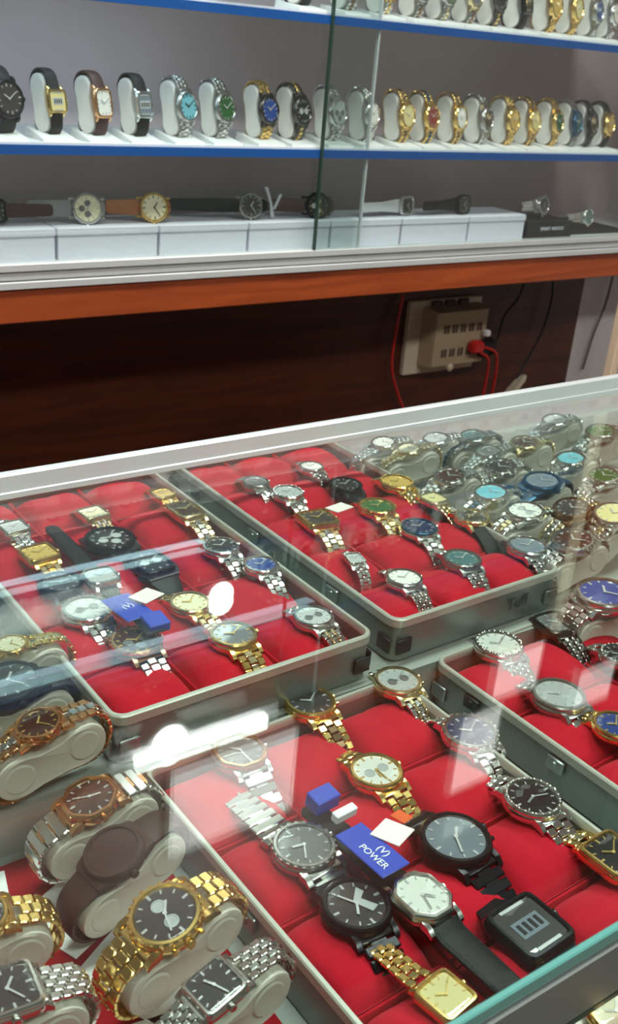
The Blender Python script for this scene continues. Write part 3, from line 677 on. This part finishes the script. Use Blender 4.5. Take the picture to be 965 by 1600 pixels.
PW('A',0.3539,0.8088,-0.4160,6,'square',0.0305,'pale_gold','dial_cream','link5',['pale_gold', 'silver'],'cream and gold square watch under the rail',{'support': 'slope', 'L': (0.02, 0.03)})
PW('A',0.2788,0.8107,-0.4160,5,'square',0.0286,'silver','dial_silver','link',['silver', 'silver'],'small square silver watch at the back left',{'support': 'flat', 'L': (0.01, 0.03)})
PW('B',0.5415,0.7102,-0.4160,-6,'square',0.0406,'gold','dial_dark','link',['pale_gold', 'steel'],'square gold watch with dark dial and silver-gold bracelet',{'support': 'slope', 'L': (0.025, 0.05), 'hands': 'hand_gold'})
PW('B',0.5484,0.7731,-0.4160,-4,'round',0.0336,'silver','dial_silver','link',['silver', 'silver'],'sparkling silver watch near the left rim',{'feat': 'stones', 'support': 'slope', 'L': (0.03, 0.02)})
PW('B',0.6150,0.7648,-0.4160,0,'round',0.0360,'black_steel','dial_black','link',['black_steel', 'black_steel'],'black steel watch with black dial',{'feat': 'teeth', 'support': 'slope', 'L': (0.02, 0.04)})
PW('B',0.6121,0.7070,-0.4160,-6,'round',0.0384,'gold','dial_green','link',['pale_gold', 'gold'],'gold watch with dark green dial',{'feat': 'teeth', 'support': 'slope', 'L': (0.015, 0.05), 'hands': 'hand_gold'})
PW('B',0.6200,0.6520,-0.4160,-8,'round',0.0372,'silver','dial_navy','link',['silver', 'steel'],'silver watch with navy dial and blue rim',{'bez': 'blue_steel', 'feat': 'pushers', 'support': 'slope', 'L': (0.01, 0.04)})
PW('B',0.5227,0.6255,-0.4160,-14,'rect',0.0229,'silver','dial_silver','link',['silver', 'silver'],'narrow rectangular silver watch',{'L': (0.008, 0.032), 'feat': 'stones'})
PW('B',0.5403,0.5774,-0.4160,-4,'round',0.0335,'silver','dial_white','link5',['silver', 'silver'],'round silver watch with plain white dial',{'L': (0.01, 0.032)})
PW('B',0.6123,0.5824,-0.4160,-8,'round',0.0365,'steel','dial_teal','link',['steel', 'silver'],'steel watch with dark teal dial',{'feat': 'teeth', 'L': (0.01, 0.032)})
PW('B',0.6852,0.6472,-0.4160,-8,'round',0.0361,'pale_gold','dial_dark','leather',['black_leather'],'pale gold watch with dark dial on black strap',{'feat': 'teeth', 'support': 'slope', 'L': (0.01, 0.045), 'tw': 0.62})
PW('B',0.6891,0.5743,-0.4160,-12,'round',0.0408,'silver','dial_smoke','link',['steel', 'silver'],'silver watch with flat blue-grey dial by the front right corner',{'L': (0.012, 0.045)})
PW('B',0.6700,0.7478,-0.4160,2,'round',0.0380,'gold','dial_gold','link',['gold', 'pale_gold'],'gold watch with gold dial at the back right',{'feat': 'stones', 'support': 'slope', 'L': (0.015, 0.05), 'hands': 'hand_gold'})
PW('B',0.6783,0.6975,-0.4160,4,'cushion',0.0291,'pale_gold','dial_champagne','link',['pale_gold', 'gold'],'slim champagne gold watch beside the right rim',{'support': 'slope', 'L': (0.015, 0.04)})
PW('B',0.5324,0.8085,-0.4160,0,'round',0.0290,'steel','dial_grey','link',['silver', 'silver'],'small grey steel watch at the back left',{'L': (0.02, 0.03)})
PW('B',0.6098,0.8196,-0.4160,0,'round',0.0276,'silver','dial_white','link',['silver', 'silver'],'small silver and white watch under the rail',{'L': (0.02, 0.03)})
TW('left',0.1885,0.5163,-0.4050,4,10,'round',0.0307,'rose_gold','dial_brown','link',['rose_gold', 'silver'],'rose gold watch with fluted bezel and dark dial',{'feat': 'teeth', 'hands': 'hand_gold'})
TW('left',0.1858,0.5622,-0.4000,0,6,'round',0.0447,'black_rubber','dial_dark','rubber',['black_rubber'],'big black rubber watch',{})
TW('left',0.2048,0.6115,-0.4050,0,4,'round',0.0238,'gold','dial_cream','link',['gold', 'pale_gold'],'gold watch with cream dial',{'hands': 'hand_gold'})
TW('left',0.2037,0.4717,-0.4370,4,11,'oct',0.0371,'rose_gold','dial_brown','wide',['silver', 'rose_gold'],'rose gold octagonal watch with brown dial and silver bracelet',{'hands': 'hand_silver', 'tm': 12.58})
TW('left',0.1979,0.4229,-0.4370,10,20,'round',0.0376,'brown_rubber','dial_brown','rubber',['brown_rubber'],'dark brown rubber watch with blank brown face',{'bez': 'brown_rubber', 'blank': 1})
TW('left',0.1960,0.3556,-0.4250,8,13,'round',0.0411,'gold','dial_dark','link',['gold', 'gold'],'large gold chronograph with dark grey dial',{'feat': 'sub pushers teeth', 'tm': 10.3})
TW('left',0.1955,0.3032,-0.4250,8,12,'square',0.0307,'silver','dial_dark','link5',['silver', 'steel'],'square silver watch with dark grey dial',{'tm': 8.2})
TW('left',0.1110,0.4084,-0.4300,-6,-2,'round',0.0347,'gold','dial_dark','link',['gold', 'gold'],'gold watch with dark dial at the left edge',{})
TW('left',0.1073,0.3516,-0.4250,-4,-3,'square',0.0365,'silver','dial_dark','link5',['silver', 'silver'],'wide square silver watch in the bottom left corner',{})
TW('right',0.7167,0.7181,-0.4050,4,12,'round',0.0355,'silver','dial_brown','link',['silver', 'silver'],'silver watch with brown dial beside tray rim',{})
TW('right',0.7873,0.7144,-0.4050,0,12,'round',0.0370,'silver','dial_dark','link',['silver', 'silver'],'silver watch with charcoal dial',{'feat': 'teeth'})
TW('right',0.8022,0.6657,-0.4050,4,8,'round',0.0419,'blue_steel','dial_smoke','rubber',['blue_steel'],'watch with deep blue case and strap',{})
TW('right',0.7275,0.6662,-0.4050,6,10,'round',0.0360,'silver','dial_sky','link',['silver', 'blue_steel'],'silver watch with pale turquoise dial',{})
TW('right',0.7274,0.6170,-0.4050,0,8,'round',0.0389,'silver','dial_white','link',['silver', 'pale_gold'],'silver watch with white dial and gilt links',{'feat': 'sub'})
TW('right',0.7223,0.5493,-0.4050,0,10,'round',0.0410,'steel','dial_brown','link',['silver', 'steel'],'steel watch with brown dial above large white cushion',{'feat': 'teeth'})
TW('right',0.7787,0.6019,-0.4050,6,14,'round',0.0386,'bronze','dial_dark','link',['pale_gold', 'silver'],'bronze watch with dark dial and pale gold bracelet',{})
TW('right',0.7117,0.8243,-0.4050,0,10,'round',0.0290,'silver','dial_white','link',['silver', 'silver'],'small silver watch beneath the rail at left',{})
TW('right',0.7266,0.7970,-0.4050,0,10,'round',0.0274,'pale_gold','dial_cream','link',['pale_gold', 'gold'],'small cream-faced gold watch under the rail',{})
TW('right',0.7779,0.8100,-0.4050,0,10,'round',0.0313,'silver','dial_silver','link',['silver', 'silver'],'silver watch with silver face under the rail',{})
TW('right',0.8261,0.7990,-0.4050,0,10,'round',0.0335,'steel','dial_teal','link',['steel', 'blue_steel'],'steel watch with teal face and blue links',{})
TW('right',0.8088,0.7540,-0.4050,4,12,'cushion',0.0294,'silver','dial_grey','link',['silver', 'silver'],'cushion-shaped silver watch with grey dial',{})
TW('right',0.8699,0.7586,-0.4050,0,12,'round',0.0336,'pale_gold','dial_brown','link',['pale_gold', 'silver'],'pale gold watch with chocolate dial',{})
TW('right',0.9674,0.8010,-0.4050,0,12,'round',0.0330,'silver','dial_silver','link',['silver', 'silver'],'silver watch at the far end of the counter',{})
TW('right',0.8798,0.6469,-0.4050,0,12,'round',0.0364,'silver','dial_green','link',['silver', 'silver'],'silver watch with green dial',{})
TW('right',0.8841,0.6991,-0.4050,0,12,'round',0.0344,'silver','dial_sky','link',['silver', 'silver'],'silver watch with pale blue dial',{})
TW('right',0.8096,0.5744,-0.4050,10,16,'round',0.0402,'silver','dial_champagne','link',['silver', 'pale_gold'],'silver watch with champagne face at the picture edge',{})
TW('right',0.7084,0.4930,-0.4300,-6,6,'round',0.0530,'silver','dial_blue','link',['silver', 'steel'],'large silver watch with bright blue dial',{})
TW('right',0.9935,0.7491,-0.4050,0,12,'round',0.0376,'steel','dial_green','link',['steel', 'silver'],'steel watch with dark green dial',{})
SW('middle',0.4714,-0.145,20,'round',0.0470,'black_steel','dial_dark','leather',['black_leather'],'black watch with dark dial on black strap',{})
SW('middle',0.5362,-0.145,20,'square',0.0340,'gold','dial_white','leather',['black_leather'],'square gold digital watch on black strap',{'feat': 'digital', 'dialm': 'dial_champagne'})
SW('middle',0.5982,-0.145,20,'tonneau',0.0380,'rose_gold','dial_white','leather',['maroon_leather'],'barrel-shaped rose gold watch with white dial on maroon strap',{})
SW('middle',0.6578,-0.145,20,'rect',0.0380,'silver','dial_smoke','leather',['black_leather'],'rectangular silver watch with striped dial on black strap',{'feat': 'digital'})
SW('middle',0.7223,-0.145,20,'round',0.0410,'steel','dial_sky','link',['steel', 'silver'],'steel watch with pale turquoise dial',{'hands': 'hand_black'})
SW('middle',0.7828,-0.145,20,'round',0.0410,'steel','dial_green','link',['steel', 'silver'],'steel watch with green dial',{})
SW('middle',0.8558,-0.145,20,'round',0.0400,'gunmetal','dial_blue','link',['gold', 'gold'],'gold watch with dark rim and blue sparkle dial',{})
SW('middle',0.9135,-0.145,20,'round',0.0420,'gunmetal','dial_black','link',['gunmetal', 'gold'],'gunmetal watch with black dial and gilt links',{'feat': 'sub'})
SW('middle',0.9795,-0.145,20,'round',0.0410,'silver','dial_silver','link',['silver', 'steel'],'silver watch with three-subdial face behind overlapping glass',{'feat': 'sub3'})
SW('middle',1.0450,-0.145,20,'round',0.0380,'silver','dial_white','link',['silver', 'silver'],'silver watch with white dial in the door overlap',{})
SW('middle',1.1148,-0.145,20,'round',0.0400,'gold','dial_champagne','link',['gold', 'bronze'],'gold watch with champagne dial and bronze links',{})
SW('middle',1.1662,-0.145,20,'round',0.0400,'gold','dial_red','link',['gold', 'blue_steel'],'gold watch with red-brown dial and blue band',{})
SW('middle',1.2278,-0.145,20,'round',0.0400,'gold','dial_white','link',['gold', 'bronze'],'gold watch with white dial right of the red-brown one',{})
SW('middle',1.2876,-0.145,20,'round',0.0420,'steel','dial_dark','link',['silver', 'steel'],'steel watch with charcoal dial between gold watches',{})
SW('middle',1.3496,-0.145,20,'round',0.0400,'gold','dial_gold','link',['gold', 'gold'],'gold watch with plain gold dial, first of three',{})
SW('middle',1.4016,-0.145,20,'round',0.0400,'gold','dial_champagne','link',['gold', 'bronze'],'gold watch with champagne dial, middle of three',{})
SW('middle',1.4601,-0.145,20,'round',0.0400,'gold','dial_green','link',['gold', 'gold'],'gold watch with olive green dial, last of three',{})
SW('middle',1.5107,-0.145,20,'round',0.0400,'blue_steel','dial_teal','link',['steel', 'steel'],'steel watch with grey-green dial',{})
SW('middle',1.5509,-0.145,20,'round',0.0420,'black_steel','dial_black','link',['black_steel', 'black_steel'],'all-black watch with black dial',{})
SW('middle',1.5973,-0.145,20,'round',0.0400,'gold','dial_gold','leather',['black_leather'],'gold watch on black strap at the far right',{})
SW('top',0.9103,0.035,20,'round',0.0400,'steel','dial_black','leather',['black_leather'],'steel watch on black strap, first on the shelf',{})
SW('top',0.9888,0.035,20,'round',0.0400,'silver','dial_brown','link',['silver', 'bronze'],'silver watch with brown dial and bronze links',{})
SW('top',1.0559,0.035,20,'round',0.0400,'gold','dial_cream','link',['silver', 'gold'],'slim gold and silver watch near the door edge',{})
SW('top',1.1173,0.035,20,'round',0.0400,'steel','dial_brown','link',['steel', 'bronze'],'steel watch with dark brown dial',{})
SW('top',1.1709,0.035,20,'round',0.0400,'steel','dial_green','link',['steel', 'pale_gold'],'steel watch with green face and gilt links',{})
SW('top',1.2251,0.035,20,'round',0.0400,'pale_gold','dial_grey','link',['steel', 'bronze'],'pale gold watch with grey face',{})
SW('top',1.2798,0.035,20,'round',0.0400,'gunmetal','dial_dark','link',['gunmetal', 'gold'],'gunmetal watch with dark face',{})
SW('top',1.3394,0.035,20,'square',0.0420,'black_steel','dial_black','leather',['black_leather'],'square black watch on black strap',{})
SW('top',1.4071,0.035,20,'round',0.0420,'gold','dial_gold','link',['gold', 'gold'],'bright gold watch with gold dial, left of a pair',{})
SW('top',1.4606,0.035,20,'round',0.0420,'gold','dial_champagne','link',['gold', 'gold'],'bright gold watch with champagne dial, right of a pair',{})
SW('top',1.5126,0.035,20,'round',0.0400,'steel','dial_blue','link',['steel', 'silver'],'steel watch with blue-grey dial',{})
SW('top',1.5580,0.035,20,'round',0.0400,'silver','dial_white','link',['silver', 'silver'],'silver watch with white dial at the frame edge',{})

# watches lying on the boxes of the ledge
def LW(x, z, y, d, shape, casem, dialm, style, sm, L, label, face=80, yaw=-12, **ex):
    T = loc(x, y, z) @ rot(yaw, 'Z') @ rot(face, 'X') @ rot(-90, 'Z')
    return watch(T, shape, d, casem, dialm, style, sm, label, 'watches lying on the ledge boxes', support='flat', detail=1, L=L, **ex)
LW(0.455, -0.236, 1.35, 0.036, 'square', 'black_steel', 'dial_black', 'leather', ['maroon_leather'], (0.065, 0), 'square black watch on a maroon leather strap lying on the leftmost box', yaw=0)
LW(0.582, -0.234, 1.345, 0.042, 'round', 'silver', 'dial_cream', 'leather', ['grey_fabric'], (0.004, 0.055), 'silver chronograph on grey fabric strap lying on a white box', feat='sub3 pushers')
LW(0.682, -0.234, 1.345, 0.042, 'round', 'gold', 'dial_cream', 'leather', ['tan_leather'], (0.004, 0.045), 'gold watch with cream dial on a tan leather strap', hands='hand_black')
LW(0.842, -0.234, 1.345, 0.038, 'round', 'steel', 'dial_dark', 'leather', ['black_leather'], (0.010, 0.105), 'dark-dialled steel watch on a long flat dark strap', feat='pushers')
LW(0.965, -0.236, 1.345, 0.042, 'round', 'black_steel', 'dial_black', 'leather', ['brown_leather'], (0.01, 0.055), 'black watch on brown strap just behind the door edge', feat='sub3 pushers', hands='hand_gold')
LW(1.145, -0.238, 1.345, 0.034, 'cushion', 'silver', 'dial_black', 'rubber', ['white_rubber'], (0.004, 0.085), 'rounded square smartwatch with black screen on white strap', yaw=8, face=84)
LW(1.272, -0.238, 1.345, 0.036, 'cushion', 'black_steel', 'dial_black', 'rubber', ['black_rubber'], (0.004, 0.08), 'rounded square smartwatch with black screen on black strap', yaw=8, face=84)
LW(1.470, -0.243, 1.345, 0.036, 'round', 'silver', 'dial_dark', 'link', ['silver', 'silver'], (0.004, 0.035), 'silver bracelet watch with dark dial on the low black box', yaw=10)
LW(1.600, -0.266, 1.345, 0.034, 'round', 'silver', 'dial_teal', 'link', ['silver', 'silver'], (0.004, 0.045), 'silver bracelet watch with green dial leaning beside the black box', yaw=10)
b = MB(); b.rings([[(-0.003, 0, 0), (0.003, 0, 0), (0.003, 0.002, 0), (-0.003, 0.002, 0)], [(-0.006, 0, 0.02), (-0.002, 0, 0.02), (-0.002, 0.002, 0.02), (-0.006, 0.002, 0.02)], [(-0.017, 0, 0.045), (-0.012, 0, 0.045), (-0.012, 0.002, 0.045), (-0.017, 0.002, 0.045)]])
b.rings([[(0.0, 0, 0.012), (0.004, 0, 0.012), (0.004, 0.002, 0.012), (0.0, 0.002, 0.012)], [(0.010, 0, 0.034), (0.015, 0, 0.034), (0.015, 0.002, 0.034), (0.010, 0.002, 0.034)]])
o = b.build('ribbon_tag', 'clear_plastic'); o.location = (0.885, 1.345, -0.252 + ZC); tag(o, 'pale forked plastic ribbon standing between two dark straps on the boxes', 'tag')

# cards and tags lying in the trays
def card(name, x, y, z, sx, sy, sz, rz, m, label, cat='tag', tilt=0, text=None, tsize=0.01, turn=0):
    t = empty(name, loc(x, y, z) @ rot(rz, 'Z') @ rot(tilt, 'X'), label, cat)
    b = MB(); b.box((0, 0, 0), (sx, sy, sz), 0, None, min(sz * 0.3, 0.0008)); b.build('card', m, t)
    for (s_, dx, dy, sc_) in (text or []):
        add_text('lettering', s_, tsize * sc_, 'ink_white', t, Matrix.Translation((dx, dy, sz / 2 + 0.0003)) @ rot(turn, 'Z'))
    return t


card('strap_tag', 0.3365, 0.4080, -0.4475, 0.019, 0.013, 0.011, 5, 'tag_blue', 'blue plastic cap on the far end of the black strap in the front tray', tilt=6)
card('strap_tag', 0.3390, 0.3880, -0.4450, 0.0175, 0.006, 0.007, 5, 'ink_white', 'white paper band next to the blue cap on the black strap', tilt=6)
card('price_card', 0.3330, 0.3520, -0.4430, 0.022, 0.044, 0.0016, 4, 'tag_blue', 'blue paper card with pale lettering wrapped over the black strap in the front tray', tilt=-2, text=[('POWER', -0.004, -0.006, 1.0), ('(V)', 0.004, -0.006, 1.1)], tsize=0.0068, turn=-90)
card('price_tag', 0.3520, 0.3560, -0.4410, 0.019, 0.021, 0.0012, 20, 'tag_white', 'small white price tag with orange mark beside the blue card', tilt=-8)
card('price_tag', 0.3660, 0.3640, -0.4410, 0.009, 0.012, 0.0012, 10, 'tag_orange', 'small orange tag between the gold bracelet and the black watch', tilt=-8)
card('price_card', 0.3000, 0.6220, -0.4060, 0.024, 0.042, 0.0016, 4, 'tag_blue', 'blue paper card beside the pale silver watch in the back left tray', tilt=-4, text=[('(V)', 0.0, 0.0, 1.0)], tsize=0.008)
card('price_tag', 0.3180, 0.6270, -0.4030, 0.021, 0.019, 0.0012, 20, 'tag_white', 'small white price tag behind the blue card in the back left tray', tilt=-6)
card('strap_tag', 0.3085, 0.5930, -0.4060, 0.017, 0.018, 0.008, 0, 'tag_blue', 'blue plastic cap on the near end of the black strap in the back left tray', tilt=4)
card('price_tag', 0.5560, 0.6970, -0.4030, 0.022, 0.017, 0.0012, 10, 'tag_white', 'white price tag between two gold watches in the lettered tray', tilt=-6)
cw = 'blank white paper card lying on the red cloth '
card('paper_card', 0.180, 0.445, -0.4985, 0.050, 0.050, 0.0012, 24, 'card_white', cw + 'below the rose gold octagonal watch', 'card')
card('paper_card', 0.192, 0.385, -0.4985, 0.045, 0.060, 0.0012, 30, 'card_white', cw + 'beneath the large gold chronograph', 'card')
card('paper_card', 0.180, 0.330, -0.4985, 0.060, 0.050, 0.0012, -10, 'card_white', cw + 'beside the square silver watch', 'card')
card('paper_card', 0.125, 0.475, -0.4985, 0.050, 0.060, 0.0012, -12, 'card_white', cw + 'at the left under the stands', 'card')
b = MB(); b.box((0, 0, 0), (0.017, 0.05, 0.003), 0, None, 0.001)
o = b.build('watch_strap', 'black_leather'); o.matrix_world = loc(0.305, 0.608, -0.4085); tag(o, 'short black strap end lying between the blue card and blue cap', 'strap')
